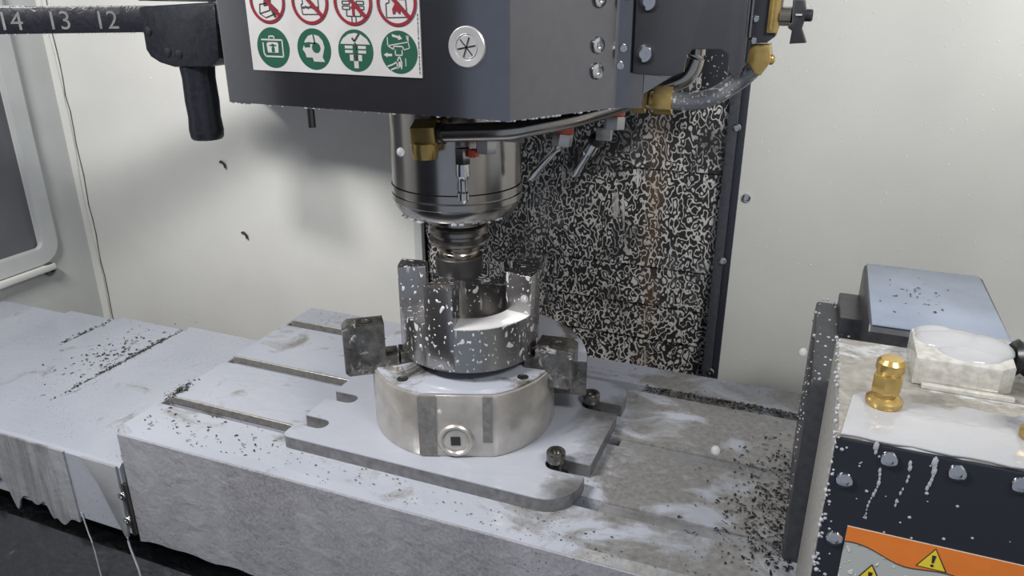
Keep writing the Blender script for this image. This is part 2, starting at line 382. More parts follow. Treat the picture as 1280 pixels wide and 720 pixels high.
TX0, TX1, TY0, TY1 = -.706, .40, .538, .914
SL = (.616, .733, .862); SWD = .017
prof = [(TY0, -.155), (TY0, -.007), (TY0 + .006, 0)]
for y in SL:
    prof += [(y - SWD, 0), (y - SWD, -.018), (y - SWD - .007, -.018), (y - SWD - .007, -.032), (y + .007, -.032), (y + .007, -.018), (y, -.018), (y, 0)]
prof += [(TY1, 0), (TY1, -.155)]
tb = thing('machine_table', 'long grey T-slotted machine table flooded with milky coolant', 'machine table', (-.2, .72, -.155))
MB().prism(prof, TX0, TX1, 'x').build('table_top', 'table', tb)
# wet front skin with a ragged lower edge
def film(mbx, x0, x1, y, ztop, zfun, th=.002, n=60):
    P = [(x0, ztop), (x1, ztop)]
    for i in range(n + 1):
        x = x1 + (x0 - x1) * i / n; P.append((x, zfun(x)))
    mbx.prism(P, y, y - th, 'y')
def ragged(base, a):
    ph = [random.uniform(0, 6.28) for _ in range(4)]
    return lambda x: base + a * (sin(x * 21 + ph[0]) * .5 + sin(x * 47 + ph[1]) * .3 + sin(x * 103 + ph[2]) * .2 + random.uniform(-.06, .06))
mb = MB(); film(mb, TX0, TX1, TY0, -.0075, ragged(-.158, .006), .0025, 180); mb.build('front_skin', 'table_front', tb)
for y in SL:   # bright milled lip along each slot
    MB().box(TX0 + .001, -.25 if y < .7 else (-.30 if y < .8 else -.40), y - .0006, y + .0025, -.009, .0010, .0004, 1).build('slot_lip', 'slot_wall', tb)
for y, xa, xb in ((SL[0], -.15, .04), (SL[1], -.16, .05)):   # coolant standing in the slots
    MB().box(xa, xb, y - SWD + .0003, y - .0003, -.012, -.0022).build('slot_coolant', 'puddle', tb)
# end cap trough pieces on the left end of the table
MB().box(TX0 - .004, TX0 + .0001, TY0 + .002, TY1 - .004, -.155, -.003, .0008, 1).build('end_face', 'table_front', tb)

def blob_poly(cx, cy, rx, ry, n=46, amp=.16, seed=0):
    r = random.Random(seed); ph = [r.uniform(0, 6.28) for _ in range(5)]
    out = []
    for i in range(n):
        a = 2 * pi * i / n
        k = 1 + amp * (sin(2 * a + ph[0]) * .5 + sin(3 * a + ph[1]) * .4 + sin(5 * a + ph[2]) * .3 + sin(9 * a + ph[3]) * .15)
        out.append((cx + rx * k * cos(a), cy + ry * k * sin(a)))
    return out

# left X way cover
wc = thing('table_way_cover', 'stepped sheet-metal way cover flooded with coolant left of the table', 'way cover', (-1.0, .70, -.16))
segs = [(-.711, -.918, -.050), (-.915, -1.063, -.0535), (-1.060, -1.172, -.057), (-1.169, -1.336, -.0605)]
for i, (xa, xb, z) in enumerate(segs):
    k = i * .0025
    mb = MB(); mb.prism([(.533 + k, -.15), (.533 + k, z - .004), (.537 + k, z), (.868 - k - i * .004, z), (.872 - k - i * .004, z - .004), (.872 - k - i * .004, -.15), (.869 - k, -.15), (.865 - k - i * .004, z - .004), (.539 + k, z - .004), (.536 + k, -.15)], xb, xa, 'x')
    mb.build('cover_sheet', 'sheet', wc)
rz = random.Random(5)
def curtain(x):
    k = (x + 1.3) / .6
    z = -.146 + .012 * sin(x * 33 + 1) + .010 * sin(x * 71) + .007 * sin(x * 160) - .018 * max(0, sin(x * 95 + .6)) ** 6
    if -.79 < x < -.752: z = -.165
    return z
mb = MB(); film(mb, -1.17, -.800, .5332, -.052, curtain, .0028, 130); mb.build('coolant_curtain', 'curtain', wc)
mb = MB(); P = [(-.770, -.051), (-.714, -.051), (-.714, -.10), (-.716, -.13), (-.719, -.155), (-.724, -.155), (-.738, -.12), (-.750, -.085)]
mb.prism(P, .5332, .5295, 'y', .0012); mb.build('coolant_tongue', 'film_grey', wc)
mb = MB(); mb.tube([(-.7215, .531, -.154), (-.7205, .5305, -.17), (-.716, .530, -.19), (-.712, .5295, -.215), (-.711, .529, -.30), (-.711, .529, -.59)], .0013, 8); mb.build('coolant_stream', 'film', wc)
mb = MB(); mb.tube([(-.794, .531, -.14), (-.790, .5305, -.17), (-.786, .530, -.20), (-.785, .5295, -.34)], .0009, 8); mb.build('coolant_stream', 'film', wc)
MB().box(-.712, -.7065, .531, .536, -.15, -.075, .001).build('bracket_plate', 'steel_dark', wc)
for z in (-.092, -.128): screw((-.714, .531, z), (0, -1, 0), .0055, wc, 'bolt')

# ================================================================== FIXTURE PLATE
AX, AY = -.338, .700
PX0, PX1, PY0, PY1, PZ = -.504, -.172, .577, .826, .0155
def uslot(xe, y, r, L, side, n=8):
    """points of a U slot opening at the edge x=xe, running inwards; listed in the walking direction"""
    pts = []
    if side < 0:   # left edge walked downwards in y
        pts.append((xe, y + r)); 
        for i in range(n + 1):
            a = pi / 2 - pi * i / n; pts.append((xe + L - r + r * cos(a), y + r * sin(a)))
        pts.append((xe, y - r))
    else:          # right edge walked upwards in y
        pts.append((xe, y - r))
        for i in range(n + 1):
            a = -pi / 2 - pi * i / n; pts.append((xe - L + r + r * cos(a), y + r * sin(a)))
        pts.append((xe, y + r))
    return pts
def corner(cx, cy, r, a0, n=6): return [(cx + r * cos(a0 + pi / 2 * i / n), cy + r * sin(a0 + pi / 2 * i / n)) for i in range(n + 1)]
poly = corner(PX0 + .008, PY0 + .008, .008, pi) + corner(PX1 - .035, PY0 + .035, .035, -pi / 2)
poly += uslot(PX1, .637, .011, .045, 1) + uslot(PX1, .766, .011, .045, 1)
poly += corner(PX1 - .03, PY1 - .03, .03, 0) + corner(PX0 + .02, PY1 - .02, .02, pi / 2)
poly += uslot(PX0, .766, .010, .036, -1) + uslot(PX0, .672, .010, .036, -1) + uslot(PX0, .612, .010, .036, -1)
fp = thing('fixture_plate', 'flat rounded fixture plate under the chuck covered in white coolant', 'fixture plate', (AX, AY, 0))
MB().prism(poly, .0002, PZ - .0012, 'z').build('plate', 'plate_edge', fp)
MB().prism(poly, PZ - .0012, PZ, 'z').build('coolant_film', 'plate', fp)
def hexbolt(x, y, z0, name, label):
    t_ = thing(name, label, 'bolt', (x, y, z0))
    MB().lathe([(.014, 0), (.014, .0035), (.0065, .0036)], (x, y, z0), 24).build('washer', 'steel_dark', t_)
    MB().lathe([(.0065, 0), (.0065, .016), (.006, .0165)], (x, y, z0 + .0036), 20).build('shank', 'steel_dark', t_)
    MB().lathe([(.0095, 0), (.0100, .0015), (.0100, .0105), (.009, .012), (.006, .012), (.0055, .008)], (x, y, z0 + .0195), 24).build('cap', 'jaw', t_)
    return t_
hexbolt(-.206, .766, -.0001 + .0003, 'clamp_bolt', 'wet clamp bolt standing in the rear right slot of the fixture plate')
hexbolt(-.206, .637, -.0001 + .0003, 'clamp_bolt', 'small clamp bolt standing in the front right slot of the fixture plate')

# ================================================================== CHUCK
VA = atan2(-.70, .338)      # direction from the chuck towards the viewer side
def pol(phi, r): a = VA + radians(phi); return (AX + r * cos(a), AY + r * sin(a))
CH = thing('chuck', 'three-jaw steel lathe chuck bolted upright on the fixture plate', 'chuck', (AX, AY, PZ))
CR_ = .1025
out = []
N_ = 96
for i in range(N_):
    ph = -180 + 360 * i / N_
    r = CR_
    if -29 < ph < 18:   # flat milled around the key socket
        mid = -5.5; half = 23.5
        r = CR_ * cos(radians(half)) / cos(radians(ph - mid)) * 1.012
        r = min(r, CR_)
    out.append(pol(ph, r))
MB().prism(out, PZ + .0002, .0885, 'z', .0018).build('body', 'chuck', CH, ang=30)
inn = [(AX + (p[0] - AX) * .975, AY + (p[1] - AY) * .975) for p in out]
MB().prism(inn, .0885, .0905, 'z', .0008).build('face', 'chuck_top', CH)
# dark reflections on the flat, put in as darker bands beside the key socket
def arc_plate(mbx, p0, p1, r0, r1, z0, z1, n=14):
    mbx.prism([pol(p0 + (p1 - p0) * i / n, r1) for i in range(n + 1)] + [pol(p1 + (p0 - p1) * i / n, r0) for i in range(n + 1)], z0, z1, 'z', .0006)
    return mbx
fl = CR_ * cos(radians(23.5)) * 1.012
def flat_pt(u, d): # u along the flat, d out from it
    a = VA + radians(-5.5); return (AX + (fl + d) * cos(a) - u * sin(a), AY + (fl + d) * sin(a) + u * cos(a))
for u0, u1 in ((-.040, -.0215), (.0265, .0365)):
    MB().prism([flat_pt(u0, -.003), flat_pt(u1, -.003), flat_pt(u1, .0012), flat_pt(u0, .0012)], .018 if u0 < 0 else .034, .0883, 'z', .0004).build('reflection_band', 'chuck_reflection', CH)
fa = VA + radians(-7.5); fd = Vector((cos(fa), sin(fa), 0)); kc = Vector((*flat_pt(-.002, .0), .036))
ks = MB().lathe([(.0185, -.004), (.0190, .0015), (.0175, .0030), (.0150, .0026), (.0135, .0008), (.0125, .0012), (.0110, .0016), (.0080, .0014), (.0001, .0012)], seg=32, mat=axis_mat(kc, fd)).build('key_socket', 'chuck', CH)
sq = [(.0070 * cos(a), .0070 * sin(a)) for a in [pi / 4 + .35 + pi / 2 * i for i in range(4)]]
MB().prism(sq, .0008, .0022, 'z', mat=axis_mat(kc, fd)).build('square_hole', 'black', ks)
def jaw(phi, r0, r1, wd, z0, z1, step=None, name='jaw'):
    a = VA + radians(phi); m = Matrix.Translation((AX, AY, 0)) @ Matrix.Rotation(a, 4, 'Z')
    P = [(r0, z0), (r1 - .004, z0), (r1, z0 + .004), (r1, z1 - .004), (r1 - .006, z1)]
    if step: P += [(r0 + step[0], z1), (r0 + step[0], z1 - step[1]), (r0, z1 - step[1])]
    else: P += [(r0, z1)]
    mb = MB(); mb.prism(P, -wd / 2, wd / 2, 'y', .0012, m); return mb.build(name, 'jaw', CH)
jl = jaw(-79, .074, .132, .025, .083, .141, (.014, .038))
jr = jaw(70, .074, .127, .034, .070, .116, (.012, .012))
jb = jaw(-174, .074, .125, .036, .0905, .125, (.012, .02))
for j, phi, zz in ((jl, -79, .141), (jr, 70, .116)):
    x, y = pol(phi, .108); MB().lathe([(.0085, -.002), (.0085, .0006), (.006, .0008), (.0055, -.001)], (x, y, zz), 20).build('jaw_screw', 'steel_dark', j)
# rounded flange lobe showing behind the right jaw
mb = MB(); arc_plate(mb, 76, 156, .095, .1385, .048, .0895, 24); fl_ = mb.build('flange_lobe', 'jaw', CH)
mb = MB(); arc_plate(mb, 76.5, 155.5, .0955, .1380, .0890, .0908, 24); mb.build('coolant_film', 'chuck_top', fl_)
for k, (phi) in enumerate((-48, 44)):
    x, y = pol(phi, .088); MB().lathe([(.006, 0), (.006, .0005), (.0045, .0006), (.0042, .0001)], (x, y, .0905), 16).build('face_screw', 'steel_dark', CH)

# ================================================================== WORKPIECE
WPc = thing('workpiece', 'round crowned steel workpiece with milled upright prongs held in the chuck', 'workpiece', (AX, AY, .1045))
RO, RI, ZB, ZF, ZT = .0760, .047, .1045, .153, .196
WX, WYc = AX + .0072, AY + .0026
def wpol(phi, r): a = VA + radians(phi); return (WX + r * cos(a), WYc + r * sin(a))
def ring_sector(mbx, p0, p1, z0, z1, ri=RI, ro=RO, n=24, closed=False, bev=.0008):
    if closed:
        o_ = [wpol(360 * i / 72, ro) for i in range(72)]; i_ = [wpol(360 * i / 72, ri) for i in range(72)]
        ring_prism(mbx, o_, i_, z0, z1, 'z')
    else:
        mbx.prism([wpol(p0 + (p1 - p0) * i / n, ro) for i in range(n + 1)] + [wpol(p1 + (p0 - p1) * i / n, ri) for i in range(n + 1)], z0, z1, 'z', bev)
    return mbx
mb = MB(); ring_sector(mb, 0, 0, ZB, ZF - .0006, closed=True); mb.build('ring_base', 'work', WPc)
mb = MB(); mb.lathe([(.0001, 0), (RI + .001, 0), (RI + .001, .012), (.0001, .012)], (WX, WYc, ZB), 48, cap=False); mb.build('bore_floor', 'steel_dark', WPc)
mb = MB(); ring_sector(mb, -15, 57, ZF - .0010, ZF + .0004, RI + .0004, RO - .0006, bev=.0003); mb.build('milled_floor', 'work_floor', WPc)
for p0, p1, zt in ((-108, -86, ZT), (-38, -14, ZT), (55, 103, ZT)):
    mb = MB(); ring_sector(mb, p0, p1, ZB + .002, zt, RI - .0002, RO + .0003, 16, bev=.0005); mb.build('prong', 'work', WPc)
# bearing pads it rests on
for phi in (-79, 70, -174):
    mb = MB(); arc_plate(mb, phi - 9, phi + 9, .055, .073, .0906, .1042, 6); mb.build('support_pad', 'steel_dark', CH)

# ================================================================== SPINDLE HEAD
HX0, HX1, HY, HZ = -.482, -.218, .541, .381
HP = [(HX0, HY), (HX1, HY), (-.162, .632), (-.140, .640), (-.140, 1.02), (-.555, 1.02), (-.555, .640), (-.538, .632)]
def inset(poly, d):
    c = Vector((-.348, .80)); n = len(poly); res = []
    for i in range(n):
        p0, p1, p2 = Vector(poly[i - 1]), Vector(poly[i]), Vector(poly[(i + 1) % n])
        e1 = (p1 - p0).normalized(); e2 = (p2 - p1).normalized(); n1 = Vector((-e1.y, e1.x)); n2 = Vector((-e2.y, e2.x))
        b = (n1 + n2).normalized(); res.append(tuple(p1 + b * d / max(.3, b.dot(n1))))
    return res
HI = inset(HP, .004)
SH = thing('spindle_head', 'dark grey spindle head cover with a white pictogram sign on its front', 'spindle head', (-.348, .75, HZ))
mb = MB(); ring_prism(mb, HP, HI, HZ, .75, 'z'); 
es = [e for e in mb.bm.edges if abs(e.verts[0].co.x - e.verts[1].co.x) < 1e-6 and abs(e.verts[0].co.y - e.verts[1].co.y) < 1e-6 and e.verts[0].co.y < .65]
bmesh.ops.bevel(mb.bm, geom=es, offset=.0018, segments=2, profile=.5, affect='EDGES')
cover = mb.build('cover', 'head', SH, ang=25)
MB().prism([(-.765, .868), (-.81, .93), (-.868, 1.0), (-.868, 1.04), (-.556, 1.04), (-.556, .868)], .326, .80, 'z', .002).build('hidden_shade_block', 'head', SH)  # unseen block added behind the head to shade the rear wall
MB().prism([(-.556, .655), (-.672, .783), (-.672, .866), (-.556, .866)], .364, .80, 'z', .002).build('hidden_shade_block', 'head', SH)  # second unseen block, added to extend that wall shadow
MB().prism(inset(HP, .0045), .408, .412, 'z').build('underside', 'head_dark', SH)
# spindle nose
SX, SY = -.340, .698
SN = MB().lathe([(.066, .408), (.066, .2895), (.0672, .2885), (.0672, .2815), (.0662, .2805), (.0672, .2795), (.0672, .2735), (.0655, .2720), (.0645, .2670), (.0600, .2600), (.0450, .2585), (.0440, .2600), (.0350, .2600), (.0340, .2480), (.0240, .2480)], (SX, SY, 0), 72).build('spindle_nose', 'steel', SH, ang=30)
mb = MB(); rr = random.Random(3)
for i in range(15):
    a = VA + rr.uniform(-1.2, 1.2); r = .060 + rr.uniform(-.006, .002); mb.ball((SX + r * cos(a), SY + r * sin(a), .2588), rr.uniform(.0010, .0028), 1, (1.3, 1.3, .8))
tag(mb.build('coolant_beads', 'bead', SH), 'milky drops hanging under the spindle nose', kind='stuff')
# hanging droplets along the lower edges of the cover
mb = MB()
def along(p, q, n):
    for i in range(n):
        u = rr.random(); r = rr.uniform(.0006, .0016)
        mb.ball((p[0] + (q[0] - p[0]) * u, p[1] + (q[1] - p[1]) * u + .0015, HZ - r * .3), r, 1, (1.6, 1, .8))
along(HP[0], HP[1], 46); along(HP[1], HP[2], 26)
tag(mb.build('coolant_beads', 'bead', SH), 'milky drops hanging along the lower edge of the cover', kind='stuff')
MB().lathe([(.0035, 0), (.0035, .04), (.0028, .045)], (-.441, .60, .352), 12).build('locating_pin', 'steel_dark', SH)
# chrome plug on the front
pc = Vector((-.252, HY, .4335)); pm = axis_mat(pc, (0, -1, 0))
pg = MB().lathe([(.0150, 0), (.0150, .0016), (.0142, .0024), (.0098, .0022), (.0092, .0012), (.0084, .0012), (.0080, .0020), (.0001, .0020)], seg=40, mat=pm).build('round_plug', 'plug', SH)
for k in range(3):  # bright bars standing in for the star-shaped reflection on the plug
    MB().box(-.0075, .0075, -.0005, .0005, .0019, .0024, mat=pm @ Matrix.Rotation(pi / 3 * k + .2, 4, 'Z')).build('star_glint', 'chrome', pg)
# screws on the chamfered panel
cn = Vector((.091, -.056, 0)).normalized()
for z in (.432, .4122, .466): screw(Vector((-.1732, .6138, z)) + cn * .0002, cn, .0068, SH)
for (x, z) in ((-.1565, .4285), (-.1585, .4150), (-.1545, .468)): screw((x, .6335, z), Vector((.35, -.93, 0)), .0034, SH)
# bright gusset under the chamfered side
MB().prism([(-.166, .410), (-.118, .407), (-.140, .392), (-.166, .3815)], .6420, .6450, 'y', .0005).build('gusset', 'steel', SH)

MB().prism([(-.1395, .60), (-.1395, .353), (-.128, .350), (-.117, .356), (-.110, .375), (-.112, .60)], .955, .962, 'y', .001).build('rear_guard', 'rubber', SH)
# --- pictogram sign
SGN = MB().box(-.4505, -.2905, HY - .0012, HY, .4095, .5285).build('pictogram_sign', 'sign', SH)
yS = HY - .0012
def flat(pts, mat, layer=1, name='pictogram', par=SGN):
    d = .00022
    mb = MB(); mb.prism(pts, yS - d * (layer - 1) - .00002, yS - d * layer, 'y'); return mb.build(name, mat, par)
def ringflat(cx, cz, r0, r1, mat, layer=1, name='prohibition_ring'):
    mb = MB(); ring_prism(mb, circ(r1, 40, cx, cz), circ(r0, 40, cx, cz), yS - .00002 - .00022 * (layer - 1), yS - .00022 * layer, 'y'); return mb.build(name, mat, SGN)
def seg_poly(x0, z0, x1, z1, w_):
    d = Vector((x1 - x0, z1 - z0)); n = Vector((-d.y, d.x)).normalized() * w_ / 2
    return [(x0 + n.x, z0 + n.y), (x1 + n.x, z1 + n.y), (x1 - n.x, z1 - n.y), (x0 - n.x, z0 - n.y)]
def multi(polys, mat, layer, name='pictogram'):
    mb = MB(); d = .00022
    for p in polys: mb.prism(p, yS - d * (layer - 1) - .00002, yS - d * layer, 'y')
    return mb.build(name, mat, SGN)
def line(cx, cz, pts, w_, sc=.0155):
    return [seg_poly(cx + pts[i][0] * sc, cz + pts[i][1] * sc, cx + pts[i + 1][0] * sc, cz + pts[i + 1][1] * sc, w_) for i in range(len(pts) - 1)]
def poly_at(cx, cz, pts, sc=.0155): return [(cx + p[0] * sc, cz + p[1] * sc) for p in pts]
GX = (-.4275, -.3875, -.3485, -.3095)
for i, cx in enumerate(GX):
    flat(circ(.0160, 40, cx, .4280), 'sign_green', 1, 'green_disc')
c = GX[0]; z = .4280   # case with a person inside
multi(line(c, z, [(-.72, .40), (.62, .40), (.62, -.45), (-.5, -.45), (-.62, -.30), (-.62, .25)], .0012) + line(c, z, [(-.2, .42), (-.2, .58), (.12, .58), (.12, .42)], .0011), 'white_ink', 2)
flat(poly_at(c, z, [(-.36, -.25), (.32, -.25), (.36, .20), (.28, .28), (-.30, .28), (-.40, .18)]), 'white_ink', 2)
multi(line(c, z, [(0, .02), (0, -.22)], .0028) + [circ(.0014, 12, c, z + .0018)] + line(c, z, [(-.22, .12), (-.05, .12)], .0008) + line(c, z, [(.05, .12), (.22, .12)], .0008), 'sign_green', 3)
c = GX[1]              # head with goggles and ear defenders
flat(poly_at(c, z, [(.62, -.62), (-.05, -.62), (-.12, -.42), (-.50, -.42), (-.55, -.22), (-.70, -.02), (-.58, .22), (-.52, .42), (-.30, .65), (0, .74), (.35, .66), (.58, .42), (.66, .10), (.56, -.20), (.50, -.40)]), 'white_ink', 2)
multi([circ(.0040, 18, c + .0024, z + .0012), poly_at(c, z, [(-.62, .30), (-.22, .36), (-.22, .10), (-.55, .08)])] + line(c, z, [(-.2, .30), (.15, .30)], .0012) + line(c, z, [(.10, .30), (.02, .74)], .0012), 'sign_green', 3)
c = GX[2]              # die halves with a tick above
flat(poly_at(c, z, [(-.88, .32), (-.7, .58), (-.35, .80), (0, .86), (.35, .80), (.7, .58), (.88, .32)]), 'white_ink', 2)
multi(line(c, z, [(-.16, .62), (-.02, .46), (.28, .84)], .0016), 'ink', 3)
multi([poly_at(c, z, q) for q in ([(-.62, .24), (-.16, .24), (-.16, .10), (-.62, .10)], [(.16, .24), (.62, .24), (.62, .10), (.16, .10)], [(-.62, .02), (-.16, .02), (-.16, -.12), (-.62, -.12)], [(.16, .02), (.62, .02), (.62, -.12), (.16, -.12)],
      [(-.36, -.20), (-.14, -.20), (-.14, -.50), (-.36, -.50)], [(.14, -.20), (.36, -.20), (.36, -.50), (.14, -.50)], [(-.13, -.50), (.13, -.50), (.13, -.86), (-.13, -.86)])], 'white_ink', 2)
multi(line(c, z, [(0, .40), (0, .18)], .0014) + [poly_at(c, z, [(-.12, .20), (.12, .20), (0, .02)]), poly_at(c, z, [(-.12, -.26), (.12, -.26), (0, -.08)])] + line(c, z, [(0, -.26), (0, -.5)], .0014), 'ink', 3)
c = GX[3]              # spindle, tool and hand
multi(line(c, z, [(-.62, .70), (-.62, .30), (-.20, .08)], .0008) + line(c, z, [(-.62, .30), (.55, .50)], .0008) + line(c, z, [(.55, .50), (.55, .80)], .0008) + line(c, z, [(.45, .80), (.62, .22), (.2, .10)], .0007)
      + line(c, z, [(-.28, .28), (.22, .28), (.28, .14), (.18, .10), (.18, -.14), (-.20, -.14), (-.20, .10), (-.30, .14), (-.28, .28)], .0009)
      + line(c, z, [(0, -.16), (-.14, -.50), (-.12, -.80)], .0010) + line(c, z, [(0, -.16), (.14, -.50), (.10, -.80)], .0010)
      + line(c, z, [(-.70, -.70), (-.40, -.60), (-.10, -.44)], .0011) + line(c, z, [(-.50, -.86), (-.25, -.76), (.0, -.70)], .0011) + line(c, z, [(.36, -.28), (.36, -.66)], .0007)
      + [poly_at(c, z, [(-.88, -.14), (-.66, -.02), (-.66, -.08), (-.40, -.08), (-.40, -.20), (-.66, -.20), (-.66, -.26)]), poly_at(c, z, [(-.36, .86), (-.34, .74), (0, .66), (-.02, .58), (.22, .64), (.06, .84), (.04, .76)]), poly_at(c, z, [(-.05, -.45), (.08, -.45), (.08, -.7), (-.05, -.7)])], 'white_ink', 2)
RX = (-.4285, -.3875, -.3480, -.3095); z = .4640; R1 = .0172
def bar(cx, cz): return seg_poly(cx - R1 * .66, cz + R1 * .66, cx + R1 * .66, cz - R1 * .66, .0032)
c = RX[0]; multi(line(c, z, [(-.5, -.15), (.2, -.1), (.62, -.45)], .0007) + line(c, z, [(-.55, -.62), (.1, -.45), (.1, -.1)], .0007) + line(c, z, [(-.5, -.15), (-.55, -.62), (-.2, -.82), (.4, -.62)], .0007) + [poly_at(c, z, [(-.1, .3), (.25, .25), (.2, -.1), (.5, -.75), (.35, -.8), (.05, -.2), (-.25, -.25), (-.25, -.1)]), circ(.003, 14, c + .002, z + .007)], 'ink', 2)
c = RX[1]; multi(line(c, z, [(-.5, .7), (-.45, -.1), (-.55, -.15), (-.5, -.62), (.5, -.60), (.5, .2), (-.1, .3), (-.1, .6)], .0006) + [circ(.0010, 8, c - .0065 + k * .0022, z - .0045 + (k % 2) * .0005) for k in range(7)], 'ink', 2)
c = RX[2]; multi(sum([line(c, z, q, .0006) for q in ([(-.62, .05), (-.2, .05), (-.2, -.10), (-.62, -.10), (-.62, .05)], [(-.62, -.18), (-.2, -.18), (-.2, -.34), (-.62, -.34), (-.62, -.18)], [(.2, .05), (.62, .05), (.62, -.10), (.2, -.10), (.2, .05)], [(.2, -.18), (.62, -.18), (.62, -.34), (.2, -.34), (.2, -.18)], [(-.4, -.36), (-.4, -.66), (.4, -.66), (.4, -.36)], [(-.12, -.66), (-.12, -.98)], [(.12, -.66), (.12, -.98)])], []), 'ink', 2)
multi([poly_at(c, z, [(-.07, -.62), (.07, -.62), (.07, -.3), (.16, -.3), (0, -.05), (-.16, -.3), (-.07, -.3)]), poly_at(c, z, [(.02, .6), (.16, .6), (.16, .35), (.25, .35), (.09, .10), (-.07, .35), (.02, .35)])], 'sign_red', 2)
c = RX[3]; multi(line(c, z, [(-.45, .6), (-.42, 0), (-.6, -.05), (-.6, -.70), (.55, -.66), (.5, .15), (.1, .15)], .0006), 'ink', 2)
multi([poly_at(c, z, [(-.22, -.55), (-.26, -.30), (-.1, -.05), (-.05, .12), (.1, -.15), (.2, -.30), (.16, -.55), (.06, -.48), (-.03, -.35), (-.10, -.5)])], 'sign_red', 2)
for cx in RX: ringflat(cx, z, R1 - .0024, R1, 'sign_red', 3); flat(bar(cx, z), 'sign_red', 4, 'prohibition_bar')
mb = MB(); rr = random.Random(11); zz = .4125
while zz < .456:
    l_ = rr.uniform(.0008, .003); mb.prism([(-.2925, zz), (-.2918, zz), (-.2918, zz + l_), (-.2925, zz + l_)], yS, yS - .0002, 'y'); zz += l_ + rr.uniform(.0005, .0012)
mb.build('margin_print', 'ink', SGN)

# ================================================================== TOOL HOLDER
TH = thing('tool_holder', 'collet tool holder with flange, black nut and slim end mill in the spindle', 'tool holder', (SX, SY, .137))
MB().lathe([(.024, .2480), (.0250, .2440), (.0300, .2420), (.0318, .2395), (.0318, .2355), (.0265, .2325), (.0265, .2300), (.0318, .2270), (.0318, .2245), (.0300, .2228), (.0250, .2222)], (SX, SY, 0), 56).build('flange', 'flange_steel', TH, ang=30)
MB().lathe([(.0245, .2222), (.0242, .2180), (.0212, .2160), (.0212, .2140), (.0218, .2130), (.0218, .2110), (.0206, .2105), (.0206, .2085), (.0212, .2080), (.0212, .2060)], (SX, SY, 0), 48).build('shank_body', 'bronze_steel', TH, ang=30)
MB().lathe([(.0212, .2080), (.0245, .2080), (.0252, .2072), (.0252, .1905), (.0238, .1865), (.0120, .1835), (.0105, .1855), (.0080, .1855)], (SX, SY, 0), 56).build('collet_nut', 'nut', TH, ang=30)
em = MB().lathe([(.0055, .1855), (.0055, .1500), (.0052, .1490), (.0052, .1375), (.0046, .1370)], (SX, SY, 0), 20).build('end_mill', 'mill', TH)

# ================================================================== COOLANT LINE
CLN = thing('coolant_line', 'bent steel coolant pipe with brass fittings curving under the spindle head', 'coolant pipe', (-.24, .63, .34))
MB().tube([(-.312, .612, .3535), (-.285, .612, .3560), (-.250, .613, .3595), (-.226, .622, .3640), (-.200, .640, .3690), (-.182, .655, .3740), (-.168, .668, .3785), (-.154, .675, .3830)], .0082, 18).build('pipe', 'nickel', CLN)
def nut_on(p, d, r, l, parent, mat='brass', name='brass_nut', hexa=True):
    m = axis_mat(p, d); mb = MB()
    if hexa: mb.prism(hexagon(r), 0, l, 'z', r * .08, m)
    else: mb.lathe([(r * .9, 0), (r, l * .1), (r, l * .9), (r * .9, l)], seg=20, mat=m)
    return mb.build(name, mat, parent)
d0 = Vector((1, .02, .08)).normalized()
nut_on(Vector((-.338, .6115, .3510)), d0, .0130, .024, CLN)
nut_on(Vector((-.313, .612, .3535)), d0, .0100, .004, CLN, 'steel_dark', 'collar', False)
MB().lathe([(.0115, -.006), (.0125, 0), (.0125, .008), (.010, .011)], (-.329, .611, .336), 20).build('brass_elbow', 'brass', CLN)
nut_on(Vector((-.156, .674, .3825)), (1, .05, .02), .0115, .012, CLN)
nut_on(Vector((-.145, .6745, .3828)), (1, .05, .02), .0080, .012, CLN, 'brass', 'brass_union', False)
nut_on(Vector((-.137, .6750, .3832)), (1, .02, .0), .0120, .016, CLN)
MB().tube([(-.122, .675, .3835), (-.110, .675, .3835), (-.098, .675, .3850), (-.085, .675, .3900), (-.074, .6745, .3980), (-.062, .673, .4080), (-.054, .672, .4180)], .0075, 16).build('flexible_tube', 'hose', CLN)
MB().tube([(-.1065, .690, .46), (-.1070, .690, .430), (-.1080, .690, .4140), (-.1140, .690, .4020), (-.1260, .689, .3955), (-.1400, .686, .3910), (-.156, .690, .388)], .0078, 16).build('supply_pipe', 'nickel', CLN)
el = MB().prism([(-.0605, .4330), (-.0455, .4330), (-.0435, .4200), (-.0500, .4095), (-.0555, .4110), (-.0615, .4200)], .654, .676, 'y', .0015).build('brass_elbow', 'brass', CLN)
MB().ball((-.0435, .660, .4215), .003, 2, (1, 1, 1.4)).build('brass_plug', 'brass', el)

# ================================================================== NOZZLE BRACKET
NB = thing('nozzle_bracket', 'dark notched bracket plate with brass manifold beside the spindle head', 'bracket', (-.11, .632, .404))
P = [(-.1495, .60), (-.1475, .4090), (-.1155, .4085), (-.1070, .4120), (-.1055, .4250), (-.1010, .4295), (-.0790, .4300), (-.0735, .4265), (-.0720, .4140), (-.0690, .4100), (-.0650, .4100), (-.0625, .4140), (-.0640, .60)]
MB().prism(P, .632, .637, 'y', .0008).build('plate', 'bracket', NB)
MB().prism([(-.0638, .60), (-.0620, .4370), (-.0600, .4340), (-.0480, .4345), (-.0425, .4390), (-.0400, .4500), (-.0395, .60)], .650, .668, 'y', .0012).build('side_block', 'bracket', NB)
for (x, z) in ((-.1385, .4640), (-.1390, .4250)): screw((x, .632, z), (0, -1, 0), .0072, NB)
MB().box(-.0630, -.0600, .6485, .652, .4380, .56, .0006).build('edge_strip', 'steel', NB)
for z in (.436, .452): screw((-.058, .650, z), (0, -1, 0), .0028, NB)
MB().box(-.0490, -.0405, .6470, .6500, .4420, .56, .0008).build('brass_manifold', 'brass', NB)
MB().box(-.0470, -.0450, .6455, .6472, .4440, .56, .0004).build('brass_rib', 'brass', NB)
